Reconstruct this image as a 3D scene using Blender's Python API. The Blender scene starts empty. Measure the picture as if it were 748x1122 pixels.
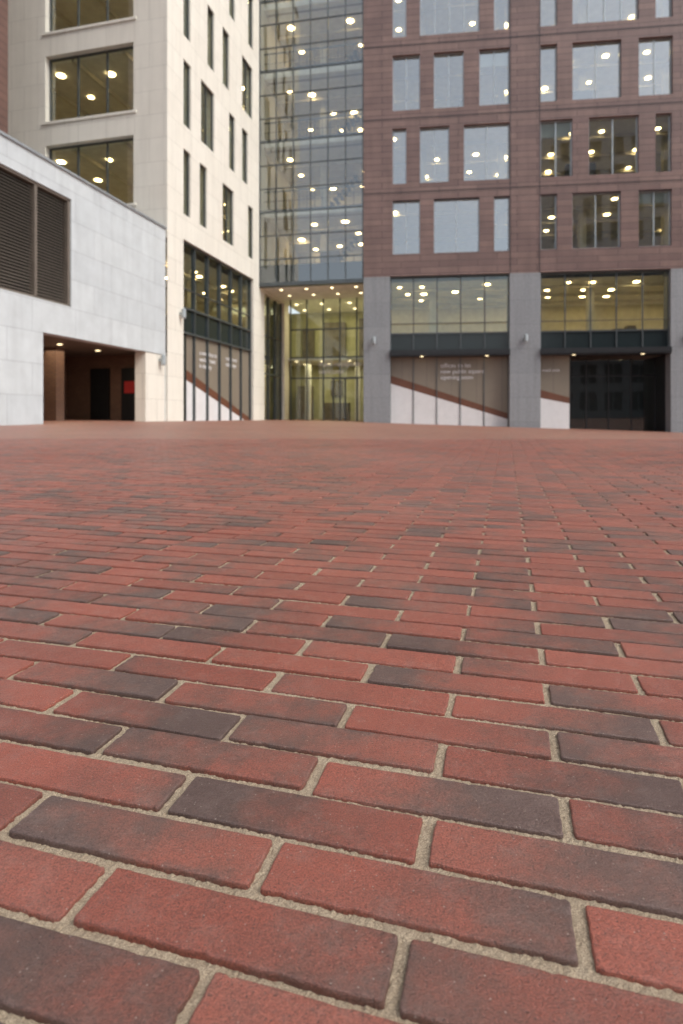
import bpy, math, random
import numpy as np
from mathutils import Vector
random.seed(7); rng=np.random.default_rng(7)
sc=bpy.context.scene
sc.view_settings.view_transform='Standard'; sc.view_settings.look='None'; sc.view_settings.exposure=0

# ------------------------------------------------------------------ node helpers
class NT:
    def __init__(s,name):
        s.m=bpy.data.materials.new(name); s.m.use_nodes=True
        s.t=s.m.node_tree; s.t.nodes.clear()
        s.out=s.t.nodes.new('ShaderNodeOutputMaterial')
    def n(s,typ,ins=None,**props):
        nd=s.t.nodes.new('ShaderNode'+typ)
        for k,v in props.items(): setattr(nd,k,v)
        for k,v in (ins or {}).items(): s.set(nd.inputs[k],v)
        return nd
    def set(s,sock,v):
        if isinstance(v,bpy.types.NodeSocket): s.t.links.new(v,sock)
        elif isinstance(v,bpy.types.Node): s.t.links.new(v.outputs[0],sock)
        else:
            if isinstance(v,tuple) and len(v)==3 and sock.type=='RGBA': v=(*v,1)
            sock.default_value=v
    def math(s,op,a,b=None,c=None,clamp=False):
        nd=s.t.nodes.new('ShaderNodeMath'); nd.operation=op; nd.use_clamp=clamp
        s.set(nd.inputs[0],a)
        if b is not None: s.set(nd.inputs[1],b)
        if c is not None: s.set(nd.inputs[2],c)
        return nd.outputs[0]
    def mix(s,f,a,b,blend='MIX'):
        nd=s.t.nodes.new('ShaderNodeMix'); nd.data_type='RGBA'; nd.blend_type=blend
        s.set(nd.inputs[0],f); s.set(nd.inputs[6],a); s.set(nd.inputs[7],b)
        return nd.outputs[2]
    def noise(s,vec,scale,detail=3,rough=.5):
        return s.n('TexNoise',{'Vector':vec,'Scale':scale,'Detail':detail,'Roughness':rough}).outputs['Fac']
    def remap(s,v,a,b,c=0.,d=1.):
        return s.n('MapRange',{'Value':v,'From Min':a,'From Max':b,'To Min':c,'To Max':d}).outputs[0]
    def pbr(s,col,rough=.6,metal=0.,bump=None,bs=.3,bd=.002,spec=.5,**kw):
        p=s.n('BsdfPrincipled',{'Base Color':col,'Roughness':rough,'Metallic':metal,'Specular IOR Level':spec})
        if bump is not None:
            b=s.n('Bump',{'Height':bump,'Strength':bs,'Distance':bd}); s.t.links.new(b.outputs[0],p.inputs['Normal'])
        s.t.links.new(p.outputs[0],s.out.inputs[0]); return s.m
    def obj(s): return s.n('TexCoord').outputs['Object']

def simple(name,c,rough=.6,metal=0.,var=.12,scale=3.,spec=.5):
    k=NT(name); o=k.obj()
    f=k.noise(o,scale,5,.6)
    col=k.mix(k.remap(f,.3,.7),tuple(x*(1-var) for x in c),tuple(min(1,x*(1+var)) for x in c))
    return k.pbr(col,rough,metal,k.noise(o,scale*30,3),.15,.002,spec)

def panels(name,c1,c2,joint,w,h,js=.006,rough=.6,vein=.1,off=.5,nscale=1.2,streak=.0):
    k=NT(name); o=k.obj(); sp=k.n('SeparateXYZ',{0:o})
    hx=k.math('ADD',sp.outputs[0],sp.outputs[1])
    v=k.n('CombineXYZ',{0:hx,1:sp.outputs[2]}).outputs[0]
    b=k.n('TexBrick',{'Vector':v,'Color1':c1,'Color2':c2,'Mortar':joint,'Scale':1.,'Mortar Size':js,'Mortar Smooth':.1,'Bias':0.,'Brick Width':w,'Row Height':h},offset=off)
    n1=k.noise(o,nscale,6,.65)
    col=k.mix(vein,b.outputs['Color'],k.mix(k.remap(n1,.3,.7),(.25,.25,.25),(1,1,1)),'MULTIPLY')
    if streak:
        sv=k.n('CombineXYZ',{0:k.math('MULTIPLY',hx,2.5),1:k.math('MULTIPLY',sp.outputs[2],.15)}).outputs[0]
        col=k.mix(k.remap(k.noise(sv,1.5,5,.6),.45,.75,0.,streak),col,(.2,.18,.16),'MULTIPLY')
    hgt=k.math('SUBTRACT',k.math('MULTIPLY',k.noise(o,40,3),.15),b.outputs['Fac'])
    return k.pbr(col,rough,0.,hgt,.5,.01)

def glass(name,tint,refl,gcol=(.88,.95,1.),rough=.015,wave=.25):
    k=NT(name); o=k.obj()
    b=k.n('Bump',{'Height':k.noise(o,.55,1),'Strength':wave,'Distance':.012})
    g=k.n('BsdfGlossy',{'Color':gcol,'Roughness':rough}); k.t.links.new(b.outputs[0],g.inputs['Normal'])
    t=k.n('BsdfTransparent',{'Color':tint})
    lw=k.n('LayerWeight',{'Blend':.35})
    f=k.math('ADD',refl,k.math('MULTIPLY',lw.outputs['Fresnel'],.5),clamp=True)
    m=k.n('MixShader',{0:f,1:t.outputs[0],2:g.outputs[0]})
    k.t.links.new(m.outputs[0],k.out.inputs[0]); return k.m

def emit(name,c,s):
    k=NT(name)
    e=k.n('Emission',{'Color':c,'Strength':s}); k.t.links.new(e.outputs[0],k.out.inputs[0]); return k.m

# ------------------------------------------------------------------ mesh builder
class MB:
    def __init__(s): s.v=[]; s.f=[]
    def quad(s,*p):
        i=len(s.v); s.v+=[tuple(q) for q in p]; s.f.append(tuple(range(i,i+len(p))))
    def box(s,x0,x1,y0,y1,z0,z1):
        i=len(s.v)
        s.v+=[(x0,y0,z0),(x1,y0,z0),(x1,y1,z0),(x0,y1,z0),(x0,y0,z1),(x1,y0,z1),(x1,y1,z1),(x0,y1,z1)]
        s.f+=[tuple(i+j for j in q) for q in ((0,3,2,1),(4,5,6,7),(0,1,5,4),(1,2,6,5),(2,3,7,6),(3,0,4,7))]
    def disc(s,x,y,z,r,n=8,down=True):
        i=len(s.v); s.v+=[(x+r*math.cos(a*2*math.pi/n),y+r*math.sin(a*2*math.pi/n),z) for a in range(n)]
        f=tuple(range(i,i+n)); s.f.append(f[::-1] if down else f)
    def make(s,name,mat,parent=None,bevel=0):
        if not s.v: return None
        me=bpy.data.meshes.new(name); me.from_pydata(s.v,[],s.f); me.materials.append(mat); me.update()
        o=bpy.data.objects.new(name,me); sc.collection.objects.link(o)
        if parent: o.parent=parent
        if bevel:
            m=o.modifiers.new('bevel','BEVEL'); m.width=bevel; m.segments=2; m.limit_method='ANGLE'
        return o
def empty(name,loc,ang,parent=None):
    o=bpy.data.objects.new(name,None); sc.collection.objects.link(o)
    o.location=loc; o.rotation_euler=(0,0,ang); o.empty_display_size=.5
    if parent: o.parent=parent
    return o

def facade(mb,x0,x1,z0,z1,holes,depth,y=0.):
    xs=sorted({x0,x1,*[h[0] for h in holes],*[h[1] for h in holes]}); xs=[x for x in xs if x0<=x<=x1]
    zs=sorted({z0,z1,*[h[2] for h in holes],*[h[3] for h in holes]}); zs=[z for z in zs if z0<=z<=z1]
    for a,b in zip(xs,xs[1:]):
        for c,d in zip(zs,zs[1:]):
            mx,mz=(a+b)/2,(c+d)/2
            if any(h[0]<mx<h[1] and h[2]<mz<h[3] for h in holes): continue
            mb.quad((a,y,c),(b,y,c),(b,y,d),(a,y,d))
    for h in holes:
        a,b,c,d=h[:4]; e=y+depth
        mb.quad((a,y,c),(a,y,d),(a,e,d),(a,e,c)); mb.quad((b,y,c),(b,e,c),(b,e,d),(b,y,d))
        mb.quad((a,y,c),(a,e,c),(b,e,c),(b,y,c)); mb.quad((a,y,d),(b,y,d),(b,e,d),(a,e,d))

def window(fr,gl,x0,x1,z0,z1,y,npan,fw=.05,transom=None):
    y0,y1=y-.05,y+.03
    fr.box(x0,x1,y0,y1,z0,z0+fw); fr.box(x0,x1,y0,y1,z1-fw,z1)
    fr.box(x0,x0+fw,y0,y1,z0+fw,z1-fw); fr.box(x1-fw,x1,y0,y1,z0+fw,z1-fw)
    for i in range(1,npan):
        c=x0+(x1-x0)*i/npan; fr.box(c-fw*.45,c+fw*.45,y0,y1,z0+fw,z1-fw)
    if transom: fr.box(x0+fw,x1-fw,y0+.005,y1-.005,transom-.025,transom+.025)
    for i in range(npan):   # each pane sits very slightly out of true, as real glazing does
        a=x0+(x1-x0)*i/npan; b=x0+(x1-x0)*(i+1)/npan
        t=random.uniform(-.006,.006); u=random.uniform(-.006,.006)
        gl.quad((a,y-t,z0),(b,y+t,z0),(b,y+t+u,z1),(a,y-t+u,z1))

# ------------------------------------------------------------------ materials
M_clad=panels('terracotta_cladding',(.235,.150,.128),(.180,.112,.100),(.065,.04,.04),1.9,.31,.014,.42,.4,.5,.8,.2)
M_cream=panels('cream_limestone',(.78,.755,.67),(.75,.72,.635),(.48,.46,.40),1.25,.9,.006,.7,.10,.5,1.3,.12)
M_wing=panels('pale_grey_stone',(.60,.645,.66),(.56,.605,.625),(.38,.41,.43),1.7,.85,.006,.5,.22,.5,1.6,.12)
M_grey=panels('grey_granite',(.28,.295,.31),(.25,.265,.28),(.14,.15,.16),3.,1.2,.006,.6,.3,.0,9.,.2)
M_brown=panels('brown_cladding',(.16,.085,.065),(.13,.07,.055),(.04,.02,.02),1.5,.28,.012,.5,.4)
M_frame=simple('grey_aluminium_frame',(.10,.115,.12),.4,.5)
M_lframe=simple('silver_frame',(.38,.42,.44),.35,.5)
M_dark=simple('dark_metal',(.03,.032,.035),.4,.5)
M_louv=simple('bronze_louvre',(.17,.145,.12),.5,.2)
M_gl_sky=glass('coated_window_glass',(.80,.88,.84),.29,(.88,.95,1.))
M_gl_gab=glass('gable_window_glass',(.80,.88,.84),.15,(.84,.95,1.))
M_gl_green=glass('green_tinted_glass',(.82,.90,.84),.09,(.8,.93,.95))
M_gl_clear=glass('clear_glass',(.90,.95,.91),.06,(.9,.97,.95))
M_gl_atr=glass('curtain_wall_glass',(.88,.94,.91),.17,(.90,.96,1),.015,.5)
M_span=simple('teal_spandrel_glass',(.016,.024,.026),.2,0,.1,1,.45)
M_iwall=simple('office_wall',(.72,.69,.58),.8)
M_iceil=simple('office_ceiling',(.86,.84,.77),.8)
M_ifloor=simple('office_floor',(.50,.46,.38),.7)
M_olive=simple('lobby_wall',(.46,.45,.27),.6)
M_furn=simple('office_furniture',(.14,.12,.09),.6,0,.3)
M_lightw=emit('warm_ceiling_lamp',(1.,.70,.34),26.)
M_lightc=emit('downlight',(1.,.78,.45),6.)
M_beige=panels('printed_hoarding_beige',(.235,.20,.155),(.22,.19,.145),(.11,.09,.08),1.25,4.,.008,.45,.15,0.)
M_white=simple('hoarding_white',(.68,.68,.68),.5,0,.05)
M_stripe=simple('hoarding_brown_band',(.14,.055,.03),.5,0,.1)
M_text=simple('white_lettering',(.8,.8,.8),.5,0,.02)
M_red=simple('red_notice',(.5,.03,.03),.5,0,.1)
M_pass=panels('passage_brick',(.24,.13,.08),(.20,.105,.07),(.1,.08,.07),.22,.075,.01,.8,.3)
M_roof=simple('roof_felt',(.2,.2,.2),.9)
M_blind=simple('roller_blind',(.6,.6,.56),.8,0,.05)

def text(s,x,y,z,size,parent,name='lettering'):
    cu=bpy.data.curves.new(name,'FONT'); cu.body=s; cu.size=size; cu.extrude=.003
    cu.materials.append(M_text)
    o=bpy.data.objects.new(name,cu); sc.collection.objects.link(o)
    o.parent=parent; o.location=(x,y,z); o.rotation_euler=(math.pi/2,0,0)
    return o

def rooms(mb_c,mb_f,mb_w,mb_l,mb_u,x0,x1,y0,y1,zf,zc,sx=1.9,sy=2.2,r=.17,prob=.9,clutter=True,wx0=True):
    mb_c.quad((x0,y0,zc),(x0,y1,zc),(x1,y1,zc),(x1,y0,zc))
    mb_f.quad((x0,y0,zf),(x1,y0,zf),(x1,y1,zf),(x0,y1,zf))
    mb_w.quad((x0,y1,zf),(x1,y1,zf),(x1,y1,zc),(x0,y1,zc))
    if wx0: mb_w.quad((x0,y0,zf),(x0,y1,zf),(x0,y1,zc),(x0,y0,zc))
    mb_w.quad((x1,y0,zf),(x1,y1,zf),(x1,y1,zc),(x1,y0,zc))
    x=x0+sx*.5
    while x<x1:
        y=y0+.8+random.uniform(0,.8)
        while y<y1-.3:
            if random.random()<prob: mb_l.disc(x+random.uniform(-.5,.5),y,zc-.03,r*random.uniform(.7,1.1))
            y+=sy
        x+=sx
    if clutter:
        x=x0+.6
        while x<x1-1.5:
            w=random.uniform(.5,1.6); hh=random.choice([.75,1.1,1.3,2.0]); yy=random.uniform(y0+1.,y1-1.2)
            mb_u.box(x,x+w,yy,yy+.5,zf,zf+hh); x+=w+random.uniform(.3,1.5)
        for x in np.arange(x0+2.5,x1,4.2): mb_w.box(x,x+.35,y0+2.2,y0+2.55,zf,zc)
        for y in np.arange(y0+1.7,y1-.5,2.3): mb_w.box(x0,x1,y,y+.12,zc-.16,zc-.01)

# ------------------------------------------------------------------ ground
H=.32
ca,sa=.9637,-.268
PS,PT=.2105,.0548
S0,T0=-.060,.340-.5*PT
def gz(X,Y):
    X=np.clip(X,-20,22); s=np.clip((Y-6)/16,0,1); s=s*s*(3-2*s)
    return np.where(X>0,-.031*X,-.015*X)*s

def brick_nodes(k):
    P=k.n('NewGeometry').outputs['Position']; sp=k.n('SeparateXYZ',{0:P}); X,Y=sp.outputs[0],sp.outputs[1]
    s=k.math('ADD',k.math('MULTIPLY',X,ca),k.math('MULTIPLY',Y,sa))
    t=k.math('ADD',k.math('MULTIPLY',X,-sa),k.math('MULTIPLY',Y,ca))
    tr=k.math('DIVIDE',k.math('SUBTRACT',t,T0),PT); row=k.math('FLOOR',tr); ft=k.math('SUBTRACT',tr,row)
    par=k.math('MULTIPLY',k.math('FLOORED_MODULO',row,2.),.5)
    sr=k.math('SUBTRACT',k.math('DIVIDE',k.math('SUBTRACT',s,S0),PS),par); col=k.math('FLOOR',sr); fs=k.math('SUBTRACT',sr,col)
    wn=k.n('TexWhiteNoise',{'Vector':k.n('CombineXYZ',{0:col,1:row,2:3.7}).outputs[0]},noise_dimensions='3D')
    c=k.n('SeparateColor',{0:wn.outputs['Color']}); r,g,b=c.outputs[0],c.outputs[1],c.outputs[2]
    es=k.math('MULTIPLY',k.math('MINIMUM',fs,k.math('SUBTRACT',1.,fs)),PS)
    et=k.math('MULTIPLY',k.math('MINIMUM',ft,k.math('SUBTRACT',1.,ft)),PT)
    ed=k.math('MINIMUM',es,et)
    g2=k.math('MULTIPLY',k.math('SUBTRACT',g,.5),k.math('MULTIPLY',k.math('SUBTRACT',fs,.5),3.2))
    off=k.n('VectorMath',{0:P,1:k.n('VectorMath',{0:wn.outputs['Color'],1:(7.,7.,7.)},operation='MULTIPLY').outputs[0]},operation='ADD').outputs[0]
    nz=k.math('MULTIPLY',k.math('SUBTRACT',k.noise(off,22,6,.7),.5),1.7)
    burn=k.remap(ed,.003,.012,.16,0.)      # fired arrises are darker than the face
    fac=k.math('ADD',k.math('ADD',k.math('ADD',k.math('MULTIPLY_ADD',r,.85,-.06),g2),nz),burn)
    rp=k.n('ValToRGB',{0:fac}); e=rp.color_ramp.elements
    e[0].position=0.; e[0].color=(.275,.073,.048,1); e[1].position=1.; e[1].color=(.092,.060,.053,1)
    for p,cc in ((.36,(.235,.072,.050,1)),(.58,(.170,.068,.051,1)),(.8,(.118,.063,.051,1))):
        q=e.new(p); q.color=cc
    colr=k.mix(1.,rp.outputs[0],k.n('CombineColor',{0:k.math('MULTIPLY_ADD',b,.3,.88),1:k.math('MULTIPLY_ADD',b,.35,.86),2:k.math('MULTIPLY_ADD',b,.35,.84)}).outputs[0],'MULTIPLY')
    fine=k.noise(P,800,4,.75)
    colr=k.mix(.95,colr,k.mix(k.remap(fine,.34,.66),(.33,.31,.31),(1.65,1.6,1.55)),'MULTIPLY')
    v=k.n('TexVoronoi',{'Vector':P,'Scale':330.}); vc=k.n('SeparateColor',{0:v.outputs['Color']})
    pit=k.remap(v.outputs['Distance'],.12,.26,1.,0.)
    colr=k.mix(k.math('MULTIPLY',k.math('MULTIPLY',pit,k.remap(vc.outputs[0],.66,.68)),.8),colr,(.035,.025,.022))
    colr=k.mix(k.math('MULTIPLY',k.math('MULTIPLY',pit,k.remap(vc.outputs[0],.10,.08)),.55),colr,(.50,.41,.34))
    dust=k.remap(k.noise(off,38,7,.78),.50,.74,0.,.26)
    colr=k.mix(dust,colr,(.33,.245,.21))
    stain=k.remap(k.noise(P,7,5,.7),.5,.7,0.,.3)
    colr=k.mix(stain,colr,(.45,.43,.44),'MULTIPLY')
    big=k.remap(k.noise(P,.35,4,.6),.38,.65,.04,.32)  # broad random tone; its paleness also paints in haze and sheen of distant paving
    colr=k.mix(big,colr,(.38,.215,.17))
    mask=k.remap(ed,.0022,.0040)
    return P,colr,fine,mask,pit
def mortar_nodes(k,P):
    a=k.noise(P,1100,2,.8); b=k.noise(P,60,4,.6)
    c=k.mix(k.remap(a,.3,.7),(.16,.12,.08),(.64,.52,.37))
    return k.mix(k.remap(b,.35,.7,0.,.4),c,(.24,.175,.115))
k=NT('clay_paver'); P,c,fine,mask,pit=brick_nodes(k)
hh=k.math('ADD',k.math('ADD',k.math('MULTIPLY',fine,.9),k.math('MULTIPLY',k.noise(P,170,4,.65),1.4)),k.math('MULTIPLY',pit,-.3))
M_brick=k.pbr(c,k.remap(k.noise(P,30,4),.3,.7,.38,.56),0.,hh,.8,.0012,.5)
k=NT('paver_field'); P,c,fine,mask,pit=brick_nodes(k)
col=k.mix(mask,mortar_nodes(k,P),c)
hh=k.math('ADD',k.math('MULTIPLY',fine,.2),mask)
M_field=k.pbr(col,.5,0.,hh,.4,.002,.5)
k=NT('joint_sand'); P=k.n('NewGeometry').outputs['Position']
M_sand=k.pbr(mortar_nodes(k,P),.85,0.,k.noise(P,900,2,.7),.8,.0015,.3)

xs=np.array([-400,-150,-70,*np.arange(-40,41,1.),70,150,400]); ys=np.array([-400,-150,-70,*np.arange(-40,61,1.),90,200,500])
gx,gy=np.meshgrid(xs,ys); zz=gz(gx,gy)-.0050
me=bpy.data.meshes.new('ground'); nx=len(xs); ny=len(ys)
me.from_pydata(np.stack([gx,gy,zz],-1).reshape(-1,3).tolist(),[],[(j*nx+i,j*nx+i+1,(j+1)*nx+i+1,(j+1)*nx+i) for j in range(ny-1) for i in range(nx-1)])
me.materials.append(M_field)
for p in me.polygons: p.use_smooth=True
ground=bpy.data.objects.new('ground',me); sc.collection.objects.link(ground)

paving=empty('brick_paving',(0,0,0),0)
def rr(n_long,n_short,r,arc):
    L,W=.2022/2,.0470/2; pts=[]
    def seg(a,b,n):
        for i in range(n): pts.append((a[0]+(b[0]-a[0])*i/n,a[1]+(b[1]-a[1])*i/n))
    def corner(cx,cy,a0):
        for i in range(arc):
            a=a0+math.pi/2*i/arc; pts.append((cx+r*math.cos(a),cy+r*math.sin(a)))
    seg((-L+r,-W),(L-r,-W),n_long); corner(L-r,-W+r,-math.pi/2)
    seg((L,-W+r),(L,W-r),n_short); corner(L-r,W-r,0)
    seg((L-r,W),(-L+r,W),n_long); corner(-L+r,W-r,math.pi/2)
    seg((-L,W-r),(-L,-W+r),n_short); corner(-L+r,-W+r,math.pi)
    return np.array(pts)
def bricks(name,y0,y1,prof,rings,chip):
    N=len(prof); rows=range(-60,int(y1/PT)+60); C=[]
    for rw in rows:
        tc=T0+PT*(rw+.5); off=.5*(rw%2)
        cols=np.arange(-70,70)
        s_=S0+PS*(cols+.5+off)
        X=s_*ca-tc*sa; Y=s_*sa+tc*ca
        ok=(Y>=y0)&(Y<y1)&(np.abs(X)<.78*Y+1.1)
        for a,b in zip(X[ok],Y[ok]): C.append((a,b))
    C=np.array(C); B=len(C)
    ang=math.atan2(sa,ca)+rng.normal(0,.007,B)
    C+=rng.normal(0,.0008,C.shape)
    nrm=np.roll(prof,-1,0)-np.roll(prof,1,0); nrm=np.stack([nrm[:,1],-nrm[:,0]],1); nrm/=np.linalg.norm(nrm,axis=1,keepdims=True)
    w=rng.normal(0,1,(B,N)); w=(np.roll(w,1,1)+w*1.5+np.roll(w,-1,1))/2.6
    inw=np.clip(w*chip+np.where(rng.random((B,N))>.98,chip*4,0),-chip*1.3,chip*6)
    sc_=np.stack([1+rng.normal(0,.004,B),1+rng.normal(0,.014,B)],1)
    zj=np.clip(rng.normal(0,.0005,B),-.0009,.0009); tx=rng.normal(0,.003,B); ty=np.clip(rng.normal(0,.009,B),-.018,.018)
    base=gz(C[:,0],C[:,1])
    V=[]
    for (o,z) in rings:
        q=prof[None]*sc_[:,None,:]-nrm[None]*(o+inw*(1.0 if o<.002 else .5))[...,None]
        zz=z+zj[:,None]+q[...,0]*tx[:,None]+q[...,1]*ty[:,None]+base[:,None]
        if -.004<z<-.0002: zz=zz+rng.normal(0,chip*.2,(B,N))
        c,s=np.cos(ang)[:,None],np.sin(ang)[:,None]
        X=q[...,0]*c-q[...,1]*s+C[:,0:1]; Y=q[...,0]*s+q[...,1]*c+C[:,1:2]
        V.append(np.stack([X,Y,zz],-1))
    R=len(rings); V=np.stack(V,1).reshape(-1,3)
    F=[]; idx=np.arange(N); nx_=(idx+1)%N; sm=[]
    for b in range(B):
        o=b*R*N
        for r in range(R-1):
            a=(o+r*N+idx).tolist(); a2=(o+r*N+nx_).tolist(); c2=(o+(r+1)*N+nx_).tolist(); c1=(o+(r+1)*N+idx).tolist()
            F+=list(zip(a,a2,c2,c1))
        sm+=[True]*(N*(R-1))+[False]
        F.append(tuple((o+(R-1)*N+idx).tolist()))
    me=bpy.data.meshes.new(name); me.from_pydata(V.tolist(),[],F); me.materials.append(M_brick)
    me.polygons.foreach_set('use_smooth',sm); me.update()
    o=bpy.data.objects.new(name,me); sc.collection.objects.link(o); o.parent=paving
bricks('near_pavers',-.4,1.9,rr(50,14,.0028,4),[(0,-.03),(0,-.0030),(.0001,-.0010),(.0006,-.0003),(.0013,0),(.0022,0)],.00030)
bricks('pavers',1.9,8.,rr(4,1,.004,2),[(0,-.03),(0,-.0018),(.0015,0)],.0005)
# loose joint sand with real grain relief
st=.0028; ax=np.arange(-1.15,1.15,st); ay=np.arange(.18,1.5,st); gx,gy=np.meshgrid(ax,ay)
z=-.0038+np.clip(rng.normal(0,.00045,gx.shape),-.001,.001)+.0004*np.sin(gx*23+3*np.sin(gy*17))
gx=gx+rng.normal(0,st*.25,gx.shape); gy=gy+rng.normal(0,st*.25,gy.shape)
nx=len(ax); ny=len(ay); ii=(np.arange(ny-1)[:,None]*nx+np.arange(nx-1)[None]).ravel()
F=np.stack([ii,ii+1,ii+nx+1,ii+nx],1)
s_=gx*ca+gy*sa; t_=-gx*sa+gy*ca
tr=(t_-T0)/PT; row=np.floor(tr); ft=tr-row; sr=(s_-S0)/PS-.5*(row%2); fs=sr-np.floor(sr)
dj=np.minimum(np.minimum(fs,1-fs)*PS,np.minimum(ft,1-ft)*PT).ravel()
F=F[dj[F].min(1)<.009]
me=bpy.data.meshes.new('joint_sand'); me.from_pydata(np.stack([gx,gy,z],-1).reshape(-1,3).tolist(),[],F.tolist()); me.materials.append(M_sand)
o=bpy.data.objects.new('joint_sand',me); sc.collection.objects.link(o); o.parent=paving

# ------------------------------------------------------------------ red clad office building
aR=math.atan2(-.120,.9927)
red=empty('red_clad_office_building',(1.114,30.18,0),aR)
levels=[8.45,12.0,15.7,19.4,23.1]; hts=[2.7,2.8,2.8,2.8,2.8]
pat=[
 [(1.48,2.85,2),(3.54,5.78,2),(6.49,7.24,1),(8.72,9.5,1),(10.23,12.48,2),(13.3,14.8,2)],
 [(1.48,2.17,1),(2.85,4.3,2),(5.02,7.24,2),(8.72,10.23,2),(11.0,13.3,2),(14.07,14.8,1)],
 [(1.48,2.85,2),(3.54,5.02,2),(5.78,7.24,2),(8.72,9.5,1),(10.23,12.5,2),(13.3,14.85,2)],
 [(1.48,2.17,1),(2.85,5.78,4),(6.49,7.24,1),(8.72,9.5,1),(10.23,13.3,4),(14.07,14.85,1)],
 [(1.48,2.85,2),(3.54,5.02,2),(5.78,7.24,2),(8.72,9.5,1),(10.23,12.5,2),(13.3,14.85,2)]]
wall=MB(); fr=MB(); gl=MB(); ce=MB(); fl=MB(); iw=MB(); li=MB(); fu=MB(); bl=MB()
holes=[]
for z0,hh_,p in zip(levels,hts,pat):
    ext=p+[(a+14.96-.0,b+14.96,n) for a,b,n in p]
    for a,b,n in ext:
        holes.append((a,b,z0,z0+hh_)); window(fr,gl,a,b,z0,z0+hh_,.22,n,.055)
        if random.random()<.15: bl.box(a+.06,b-.06,.30,.31,z0+hh_-random.uniform(.4,.9),z0+hh_-.05)
ZT=27.5; ZP=7.33
facade(wall,0,30,ZP,ZT,holes,.30)
wall.quad((0,12,ZP),(0,0,ZP),(0,0,ZT),(0,12,ZT)); wall.quad((30,0,ZP),(30,12,ZP),(30,12,ZT),(30,0,ZT)); wall.quad((30,12,-1),(0,12,-1),(0,12,ZT),(30,12,ZT))
wall.make('terracotta_wall',M_clad,red); fr.make('window_frames',M_lframe,red); gl.make('window_glass',M_gl_sky,red); bl.make('blinds',M_blind,red)
for z0,hh_ in zip(levels,hts): rooms(ce,fl,iw,li,fu,.35,29.7,.36,8.,z0-.75,z0+hh_+.06,2.2,2.4,.16,.75)
jl=MB()
for x in (7.26,8.66,22.2): jl.box(x,x+.03,-.012,.02,ZP,ZT)
for z in (11.55,15.27,18.97,22.65): jl.box(.0,30,-.010,.02,z,z+.035)
jl.make('cladding_joints',M_dark,red)
roof=MB(); roof.box(-.05,30.05,-.06,12.05,ZT,ZT+.35); roof.make('parapet_roof',M_roof,red)
# plinth
pl=MB()
cols=[(0,1.35),(7.24,8.72),(14.75,16.25),(22.2,23.7),(29.,30.)]
for a,b in cols: pl.box(a,b,0,.85,-1,ZP)
pl.make('granite_columns',M_grey,red,.012)
bays=[(b,c) for (a,b),(c,d) in zip(cols,cols[1:])]
gl2=MB(); fr2=MB(); sp=MB(); can=MB(); dl=MB(); be=MB(); wh=MB(); st_=MB()
for bi,(a,b) in enumerate(bays):
    n=5
    for i in range(n+1):
        x=a+(b-a)*i/n; x=min(max(x,a+.03),b-.03); fr2.box(x-.025,x+.025,.18,.28,3.6,ZP)
        if i<n:
            x2=a+(b-a)*(i+1)/n; t=random.uniform(-.008,.008); gl2.quad((x,.25-t,4.45),(x2,.25+t,4.45),(x2,.25+t,ZP),(x,.25-t,ZP))
    fr2.box(a,b,.17,.285,4.42,4.48); fr2.box(a,b,.17,.285,ZP-.08,ZP)
    sp.box(a,b,.24,.30,3.6,4.42)
    fr2.box(a,b,.10,.14,4.92,4.96)
    can.box(a,b,-.12,.9,3.28,3.6); can.box(a,b,-.16,-.10,3.35,3.55)
    for x in np.arange(a+1.6,b,3.2): dl.disc(x,.1,3.275,.09)
fr2.make('glazing_mullions',M_frame,red); gl2.make('first_floor_glass',M_gl_green,red); sp.make('spandrel_panels',M_span,red); can.make('entrance_canopy',M_dark,red)
rooms(ce,fl,iw,li,fu,.9,29.,.9,9.,3.7,ZP-.1,1.7,1.9,.15,.85)
a,b=bays[0]
def hoarding(be,wh,st_,a,b,y,z0,ztop,zl,zr):
    be.box(a,b,y,y+.08,z0-1.,ztop)
    wh.quad((a,y-.006,z0-.6),(b,y-.006,z0-.6),(b,y-.006,zr),(a,y-.006,zl))
    st_.quad((a,y-.004,zl),(b,y-.004,zr),(b,y-.004,zr+.30),(a,y-.004,zl+.42))
hoarding(be,wh,st_,a,b,.55,0,3.28,1.95,.12)
fh=MB()
for i in range(6):
    x=a+(b-a)*i/5; fh.box(x-.018,x+.018,.50,.545,-1,3.28)
fh.make('hoarding_frame',M_frame,red)
a,b=bays[1]
hoarding(be,wh,st_,a,a+1.5,.55,-.2,3.28,1.2,.9)
dk=MB(); dk.box(a+1.5,b,3.4,3.5,-1,3.28); dk.box(a+1.5,a+1.58,.6,3.4,-1,3.28); dk.box(b-.02,b,.6,3.4,-1,3.28); dk.make('entrance_recess',M_dark,red)
en=MB()
for x in (a+1.6,a+2.6,a+3.7,a+4.8,b-.1): en.box(x-.03,x+.03,1.6,1.68,-1,3.2)
en.box(a+1.5,b,1.6,1.68,2.3,2.37); en.make('entrance_door_frames',M_dark,red)
eg=MB(); eg.quad((a+1.6,1.64,-1),(b,1.64,-1),(b,1.64,3.2),(a+1.6,1.64,3.2)); eg.make('entrance_glass',M_gl_clear,red)
a,b=bays[2]; hoarding(be,wh,st_,a,b,.55,-.4,3.28,1.0,.6)
be.make('hoarding_panels',M_beige,red); wh.make('hoarding_white_area',M_white,red); st_.make('hoarding_band',M_stripe,red)
dl.make('canopy_downlights',M_lightc,red)
text('offices to let\nnew public square\nopening soon',3.9,.535,2.75,.30,red)
text('retail units',8.9,.535,2.5,.2,red)
ce.make('ceilings',M_iceil,red); fl.make('floors',M_ifloor,red); iw.make('interior_walls',M_iwall,red); li.make('ceiling_lamps',M_lightw,red); fu.make('office_furniture',M_furn,red)

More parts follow.
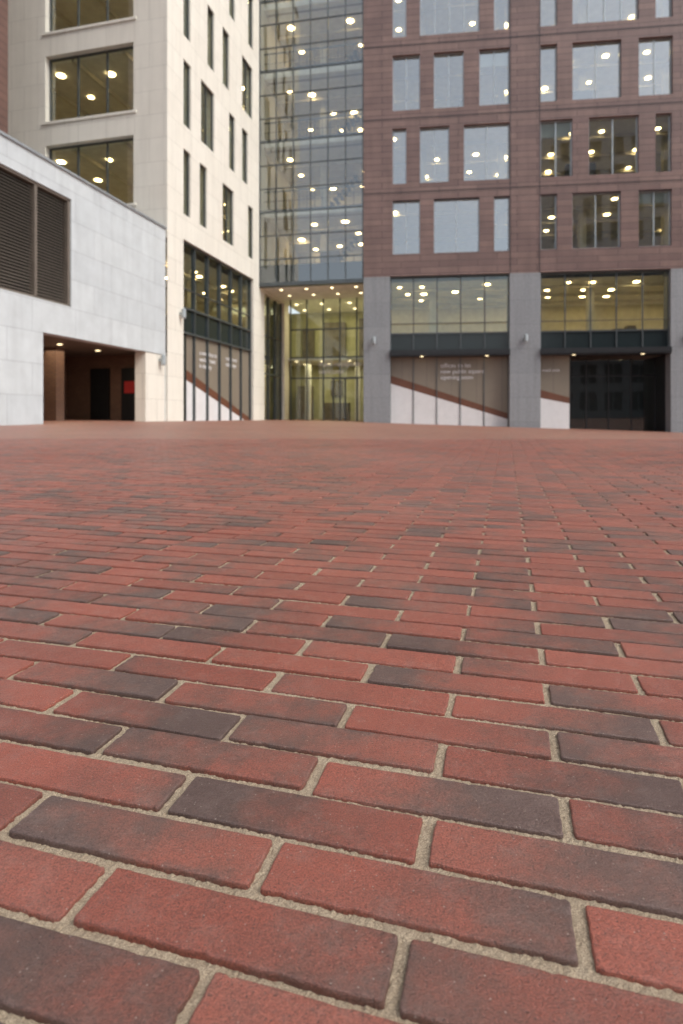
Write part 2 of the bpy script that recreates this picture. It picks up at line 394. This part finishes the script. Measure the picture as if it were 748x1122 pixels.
# ------------------------------------------------------------------ white stone tower
aT=math.atan2(.971,.24)
white=empty('white_stone_office_building',(-6.55,22.3,0),aT)
wall=MB(); fr=MB(); gl=MB(); ce=MB(); fl=MB(); iw=MB(); li=MB(); fu=MB()
tp=[[(1.23,1.8,1),(2.6,3.25,1),(4.8,6.0,2),(7.75,8.4,1)],
    [(1.23,1.83,1),(2.7,3.95,2),(5.5,6.15,1),(7.0,7.7,1)],
    [(1.23,1.8,1),(3.3,3.95,1),(4.8,5.5,1),(7.0,8.3,2)],
    [(1.23,2.3,1),(3.3,3.95,1),(5.5,6.15,1),(7.75,8.4,1)],
    [(1.23,1.8,1),(2.6,3.25,1),(4.8,6.0,2),(7.75,8.4,1)]]
tz=[8.3,11.85,15.4,19.,22.6]
holes=[(1.23,8.45,-1,7.3),(10.0,13.2,-1,6.9)]
for z0,p in zip(tz,tp):
    for a,b,n in p:
        holes.append((a,b,z0,z0+2.6)); window(fr,gl,a,b,z0,z0+2.6,.12,n,.045)
facade(wall,0,14,-1,ZT,holes,.35)
wall.quad((14,0,-1),(14,12,-1),(14,12,ZT),(14,0,ZT))
wall.make('stone_wall',M_cream,white)
lg=MB(); ls=MB(); be=MB(); wh=MB(); st_=MB()
lg.quad((1.23,.22,4.65),(8.45,.22,4.65),(8.45,.22,7.3),(1.23,.22,7.3)); ls.box(1.23,8.45,.20,.28,3.65,4.65)
for i in range(7):
    x=min(max(1.23+7.22*i/6,1.26),8.42); fr.box(x-.03,x+.03,.12,.30,-1,7.3)
fr.box(1.23,8.45,.10,.31,4.6,4.68); fr.box(1.23,8.45,.10,.31,3.6,3.68); fr.box(1.23,8.45,.10,.31,7.22,7.3); fr.box(1.23,8.45,.15,.24,5.4,5.44)
hoarding(be,wh,st_,1.9,8.45,.24,0,3.6,1.75,-.1)
dkp=MB(); dkp.box(1.23,1.9,.25,.3,-1,3.6); dkp.make('dark_side_panel',M_span,white)
lg.quad((10,.25,-1),(13.2,.25,-1),(13.2,.25,6.9),(10,.25,6.9))
for x in (10.03,11.1,12.2,13.17): fr.box(x-.03,x+.03,.15,.3,-1,6.9)
for z in (2.6,4.7): fr.box(10,13.2,.17,.28,z-.04,z+.04)
text('a new place to\nwork & meet\nin the city',3.0,.22,2.9,.28,white); text('restaurants\ncafe shops',5.6,.22,2.9,.28,white)
lg.make('ground_floor_glass',M_gl_green,white); ls.make('spandrel_panels',M_span,white)
be.make('hoarding_panels',M_beige,white); wh.make('hoarding_white_area',M_white,white); st_.make('hoarding_band',M_stripe,white)
for z0 in tz: rooms(ce,fl,iw,li,fu,.40,13.9,.36,9.,z0-.7,z0+2.76,2.1,2.1,.17,.8,True,False)
rooms(ce,fl,iw,li,fu,1.2,13.9,.9,5.5,3.8,7.28,1.8,1.7,.15,.85)
rooms(ce,fl,iw,li,fu,9.9,13.9,.95,5.45,.0,3.6,1.4,1.4,.14,.9,False)
fr.make('window_frames',M_frame,white); gl.make('window_glass',M_gl_green,white)
gab=empty('gable',(0,12,0),-math.pi/2,white)
wall=MB(); fr=MB(); gl=MB(); holes=[]
for z0 in tz:
    holes.append((6.62,10.57,z0+.1,z0+2.72)); window(fr,gl,6.62,10.57,z0+.1,z0+2.72,.28,3,.06)
facade(wall,0,12,7.0,ZT,holes,.35); wall.make('gable_stone_wall',M_cream,gab)
led=MB()
for z0 in tz: led.box(6.5,10.7,-.05,.1,z0+.0,z0+.1)
led.make('window_sills',M_cream,gab)
fr.make('gable_window_frames',M_frame,gab); gl.make('gable_window_glass',M_gl_gab,gab)
ce.make('ceilings',M_iceil,white); fl.make('floors',M_ifloor,white); iw.make('interior_walls',M_iwall,white); li.make('ceiling_lamps',M_lightw,white); fu.make('office_furniture',M_furn,white)
roof=MB(); roof.box(-.06,14.05,-.06,12.05,ZT,ZT+.35); roof.make('parapet_roof',M_roof,white)

# ------------------------------------------------------------------ low stone wing
wing=empty('low_stone_wing',(-6.55,22.3,0),aT)
wall=MB(); ZW=7.27
facade(wall,-16,-.12,-1,ZW,[(-6.4,-.12,-1,2.57),(-10.5,-5.28,3.45,6.56)],.4)
wall.quad((-.12,0,2.57),(-.12,.6,2.57),(-.12,.6,ZW),(-.12,0,ZW)); wall.quad((-16,12,-1),(-16,0,-1),(-16,0,ZW),(-16,12,ZW))
wall.make('stone_wall',M_wing,wing)
cp=MB(); cp.box(-16.05,-.1,-.05,.5,ZW,ZW+.07); cp.make('coping',M_lframe,wing)
rf=MB(); rf.box(-16,0,.5,12,ZW-.2,ZW-.02); rf.make('roof',M_roof,wing)
lv=MB(); z=3.5
while z<6.5:
    lv.quad((-10.45,.14,z+.03),(-5.33,.14,z+.03),(-5.33,.10,z),(-10.45,.10,z)); lv.quad((-10.45,.10,z),(-5.33,.10,z),(-5.33,.19,z+.075),(-10.45,.19,z+.075)); z+=.085
for x in (-5.33,-6.62,-7.92,-9.2,-10.45): lv.box(x-.045,x+.045,.04,.22,3.47,6.54)
lv.box(-10.5,-5.28,.04,.22,3.45,3.52); lv.box(-10.5,-5.28,.04,.22,6.49,6.56)
lv.make('louvre_screen',M_louv,wing)
lb=MB(); lb.box(-10.5,-5.28,.3,.36,3.45,6.56); lb.make('louvre_back',M_dark,wing)
pier=MB(); pier.box(-1.4,-.0,.03,.45,-1,2.565); pier.make('stone_pier',M_cream,wing)
ps=MB(); ps.box(-9,-.1,4.2,4.4,-1,2.6); ps.box(-9,-8.9,.4,4.2,-1,2.6); ps.box(-.2,-.1,.45,4.2,-1,2.6); ps.box(-3.0,-2.6,2.4,4.2,-1,2.6); ps.box(-4.9,-4.5,2.4,4.2,-1,2.6)
ps.make('passage_walls',M_pass,wing)
pc=MB(); pc.box(-9,-.1,.4,4.4,2.6,2.7); pc.make('passage_ceiling',M_louv,wing)
pd=MB()
pd.box(-.30,-.2,1.05,1.75,-1,2.1); pd.box(-.30,-.2,2.3,3.1,-1,2.1)
pd.box(-4.4,-3.2,4.1,4.19,-1,2.2); pd.box(-2.4,-1.5,4.1,4.19,-1,2.2); pd.box(-6.6,-5.3,4.1,4.19,-1,2.2); pd.make('passage_doors',M_dark,wing)
pn=MB(); pn.box(-.34,-.301,1.15,1.6,1.15,1.6); pn.make('passage_notice',M_red,wing)
pw=MB(); pw.disc(-1.9,1.6,2.58,.09); pw.disc(-3.8,1.6,2.58,.09); pw.disc(-5.7,1.6,2.58,.09); pw.make('passage_lamps',M_lightc,wing)

# ------------------------------------------------------------------ glass atrium
A0=(-4.325,31.3); A1=(1.114,30.25); WA=math.dist(A0,A1)
atr=empty('glass_atrium',(*A0,0),math.atan2(A1[1]-A0[1],A1[0]-A0[0]))
fr=MB(); gl=MB(); sp=MB()
nv=6
zl_=[7.25+1.233*i for i in range(17)]
for i in range(nv+1):
    x=min(max(WA*i/nv,.03),WA-.03); fr.box(x-.022,x+.022,-.06,.05,7.2,ZT)
for i in range(nv):
    for z,z2 in zip(zl_,zl_[1:]):
        a=WA*i/nv; b=WA*(i+1)/nv; t=random.uniform(-.005,.005); u=random.uniform(-.006,.006)
        gl.quad((a,-t,z),(b,t,z),(b,t+u,z2),(a,-t+u,z2))
for z in zl_: fr.box(0,WA,-.035,.04,z,z+.04)
for z in (10.95,14.65,18.35,22.05,25.75): sp.box(0,WA,.05,.10,z,z+.16)
sp.box(0,WA,.05,.1,7.25,8.2)
fr.box(-.0,WA,-.08,.3,7.08,7.25)
fr.make('curtain_wall_mullions',M_frame,atr); gl.make('curtain_wall_glass',M_gl_atr,atr); sp.make('spandrel_bands',M_span,atr)
ce=MB(); fl=MB(); iw=MB(); li=MB(); fu=MB()
for z in (7.3,10.95,14.65,18.35,22.05): rooms(ce,fl,iw,li,fu,.0+.05,WA-.05,1.0,7.5,z+.3,z+3.6,1.8,2.2,.18,.8)
ba=MB(); rl=MB()
for z in (7.3,10.95,14.65,18.35,22.05):
    ba.box(.05,WA-.05,.6,1.0,z+.0,z+.3)
    rl.box(.05,WA-.05,.62,.67,z+1.32,z+1.38); rl.box(.05,WA-.05,.63,.66,z+.82,z+.84)
    for x in np.arange(.3,WA,.42): rl.box(x,x+.03,.63,.66,z+.3,z+1.32)
    for i in range(14): rl.box(1.1+i*.24,1.1+(i+1)*.24,4.6,5.6,z+.3+i*.24,z+.36+i*.24)
ba.make('walkway_edges',M_iceil,atr); rl.make('balustrades_and_stairs',M_frame,atr)
sf=MB(); sf.box(-.0,WA,.3,8.4,7.1,7.24); sf.make('soffit',M_iceil,atr)
sd=MB()
for x in (.9,2.3,3.7,5.0):
    for y in (1.0,2.6): sd.disc(x,y,7.09,.09)
sd.make('soffit_downlights',M_lightc,atr)
lf=MB(); lgq=MB(); yl=3.9
x0l,x1l=.6,WA
for i in range(6):
    x=x0l+(x1l-x0l)*i/5; x=min(x,x1l-.04); lf.box(x-.035,x+.035,yl-.06,yl+.06,-.5,7.1)
for z in (2.45,3.65,5.3): lf.box(x0l,x1l,yl-.05,yl+.05,z,z+.08)
for x in (3.2,3.9,4.6): lf.box(x-.04,x+.04,yl-.2,yl-.1,0,2.4)
lf.box(3.1,4.7,yl-.22,yl-.08,2.4,2.5)
lgq.quad((x0l,yl,-.5),(x1l,yl,-.5),(x1l,yl,7.1),(x0l,yl,7.1))
lf.make('lobby_frames',M_frame,atr); lgq.make('lobby_glass',M_gl_clear,atr)
lo=MB(); lo.quad((-1,8.4,-.5),(WA,8.4,-.5),(WA,8.4,7.1),(-1,8.4,7.1)); lo.quad((WA+.05,0,-.5),(WA+.05,8.4,-.5),(WA+.05,8.4,7.1),(WA+.05,0,7.1)); lo.quad((-.7,4,-.5),(-.7,8.4,-.5),(-.7,8.4,7.1),(-.7,4,7.1))
lo.make('lobby_walls',M_olive,atr)
lw=MB(); lw.box(-.7,WA,4.6,8.4,3.6,3.8); lw.box(1.2,1.5,5.,5.3,0,3.6); lw.box(4.1,4.4,6.,6.3,0,3.6); lw.make('lobby_mezzanine',M_iceil,atr)
fd=MB(); fd.box(2.,3.6,6.6,7.2,-.1,1.1); fd.box(.2,1.,7.,8.,-.1,2.2); fd.box(4.6,5.3,7.5,8.,-.1,2.3); fd.box(2.1,2.9,8.2,8.35,1.6,2.6)
fd.box(1.7,3.1,8.1,8.35,4.2,6.4); fd.box(4.,5.,8.1,8.35,4.,6.6); fd.box(.2,1.,8.1,8.35,4.,6.); fd.make('reception_desk',M_furn,atr)
ll=MB()
for x in (.6,2.2,3.9,5.):
    for y in (5.2,7.2): ll.disc(x,y,3.58,.10); ll.disc(x,y,7.06,.12)
ll.make('lobby_lamps',M_lightc,atr)
text('main reception\nwelcome',2.3,yl-.07,3.15,.42,atr)
ce.make('ceilings',M_iceil,atr); fl.make('floors',M_ifloor,atr); iw.make('interior_walls',M_iwall,atr); li.make('ceiling_lamps',M_lightw,atr); fu.make('furniture',M_furn,atr)
roof=MB(); roof.box(-.0,WA,0,12,ZT+.01,ZT+.2); roof.make('roof',M_roof,atr)
def area(nm,par,loc,e,size,col=(1,.86,.5)):
    L=bpy.data.lights.new(nm,'AREA'); L.energy=e; L.color=col; L.size=size; L.shape='SQUARE'
    o=bpy.data.objects.new(nm,L); sc.collection.objects.link(o); o.parent=par; o.location=loc
area('lobby_light_lower',atr,(2.6,5.8,3.4),90,3.); area('lobby_light_upper',atr,(2.6,5.8,6.9),90,3.)
area('passage_light',wing,(-3.5,1.8,2.5),38,2.,(1,.8,.55))

# ------------------------------------------------------------------ brown building at far left
br=empty('brown_clad_building',(-11.35,20.2,0),aT)
b=MB(); b.box(-9,0,0,10,7.5,27); b.make('brown_walls',M_brown,br)
bf=MB(); bg=MB()
for z in (9,12.5,16,19.5):
    for x in (-8,-5.5,-3): window(bf,bg,x,x+1.4,z,z+2.3,-.02,1,.07)
bf.make('window_frames',M_frame,br); bg.make('window_glass',M_span,br)

# ------------------------------------------------------------------ buildings across the square (seen in reflections)
def block(name,loc,ang,W,D,Hh,mat):
    e=empty(name,loc,ang); w=MB(); g=MB(); f=MB(); holes=[]
    z=1.
    while z+3<Hh:
        x=1.
        while x+2.6<W:
            holes.append((x,x+2.2,z,z+2.5)); g.quad((x,.3,z),(x+2.2,.3,z),(x+2.2,.3,z+2.5),(x,.3,z+2.5)); f.box(x+1.07,x+1.13,.2,.28,z,z+2.5); x+=3.2
        z+=3.7
    facade(w,0,W,-1,Hh,holes,.32)
    w.quad((0,D,-1),(0,0,-1),(0,0,Hh),(0,D,Hh)); w.quad((W,0,-1),(W,D,-1),(W,D,Hh),(W,0,Hh)); w.quad((W,D,-1),(0,D,-1),(0,D,Hh),(W,D,Hh)); w.quad((0,0,Hh),(W,0,Hh),(W,D,Hh),(0,D,Hh))
    w.make('walls',mat,e); g.make('window_glass',M_span,e); f.make('window_mullions',M_lframe,e)
block('stone_office_block',(52,-24,0),math.pi,37,15,40,M_grey)
block('cream_office_block',(-14,-34,0),math.pi,40,15,22,M_cream)

# ------------------------------------------------------------------ wall lamps
def wall_lamp(parent_m,x,y,z,ang):
    import bmesh
    bm=bmesh.new()
    def cyl(r1,r2,d,zc,yc):
        r=bmesh.ops.create_cone(bm,cap_ends=True,segments=20,radius1=r1,radius2=r2,depth=d)
        bmesh.ops.translate(bm,verts=r['verts'],vec=(0,yc,zc))
    cyl(.09,.09,.30,0,-.17); cyl(.07,.09,.05,-.175,-.17); cyl(.09,.03,.05,.175,-.17)
    r=bmesh.ops.create_cube(bm,size=1); bmesh.ops.scale(bm,verts=r['verts'],vec=(.07,.10,.09)); bmesh.ops.translate(bm,verts=r['verts'],vec=(0,-.05,0))
    me=bpy.data.meshes.new('wall_lamp'); bm.to_mesh(me); bm.free(); me.materials.append(M_lframe)
    o=bpy.data.objects.new('wall_lamp',me); sc.collection.objects.link(o)
    o.location=parent_m@Vector((x,y,z)); o.rotation_euler=(0,0,ang)
bpy.context.view_layer.update()
wall_lamp(red.matrix_world,.55,0,4.1,aR); wall_lamp(red.matrix_world,8.0,0,4.1,aR); wall_lamp(red.matrix_world,15.5,0,4.1,aR)
wall_lamp(white.matrix_world,.95,0,4.3,aT); wall_lamp(white.matrix_world,-.5,.03,2.35,aT)

# ------------------------------------------------------------------ light
w=bpy.data.worlds.new('World'); sc.world=w; w.use_nodes=True; nt=w.node_tree
bgn=nt.nodes['Background']; sky=nt.nodes.new('ShaderNodeTexSky'); sky.sky_type='NISHITA'; sky.sun_disc=False
EL,AZ=math.radians(48),math.atan2(.85,-.53)
sky.sun_elevation=EL; sky.sun_rotation=AZ; sky.air_density=1.; sky.dust_density=3.; sky.ozone_density=1.
hs=nt.nodes.new('ShaderNodeHueSaturation'); hs.inputs['Saturation'].default_value=.35; hs.inputs['Value'].default_value=1.75
nt.links.new(sky.outputs[0],hs.inputs['Color']); nt.links.new(hs.outputs[0],bgn.inputs[0]); bgn.inputs[1].default_value=.15
L=bpy.data.lights.new('sun','SUN'); L.energy=1.5; L.angle=math.radians(30); L.color=(1,.95,.88)
so=bpy.data.objects.new('sun',L); sc.collection.objects.link(so)
d=Vector((math.sin(AZ)*math.cos(EL),math.cos(AZ)*math.cos(EL),math.sin(EL)))
so.rotation_euler=d.to_track_quat('Z','Y').to_euler(); so.location=(0,-5,30)

# ------------------------------------------------------------------ camera
cam=bpy.data.cameras.new('camera'); co=bpy.data.objects.new('camera',cam); sc.collection.objects.link(co)
co.location=(0,0,H); co.rotation_euler=(math.pi/2,0,0)
cam.sensor_fit='HORIZONTAL'; cam.sensor_width=24; cam.lens=24*650/748; cam.shift_y=-106/748
cam.clip_start=.02; cam.clip_end=1500
cam.dof.use_dof=True; cam.dof.focus_distance=.62; cam.dof.aperture_fstop=8.
sc.camera=co
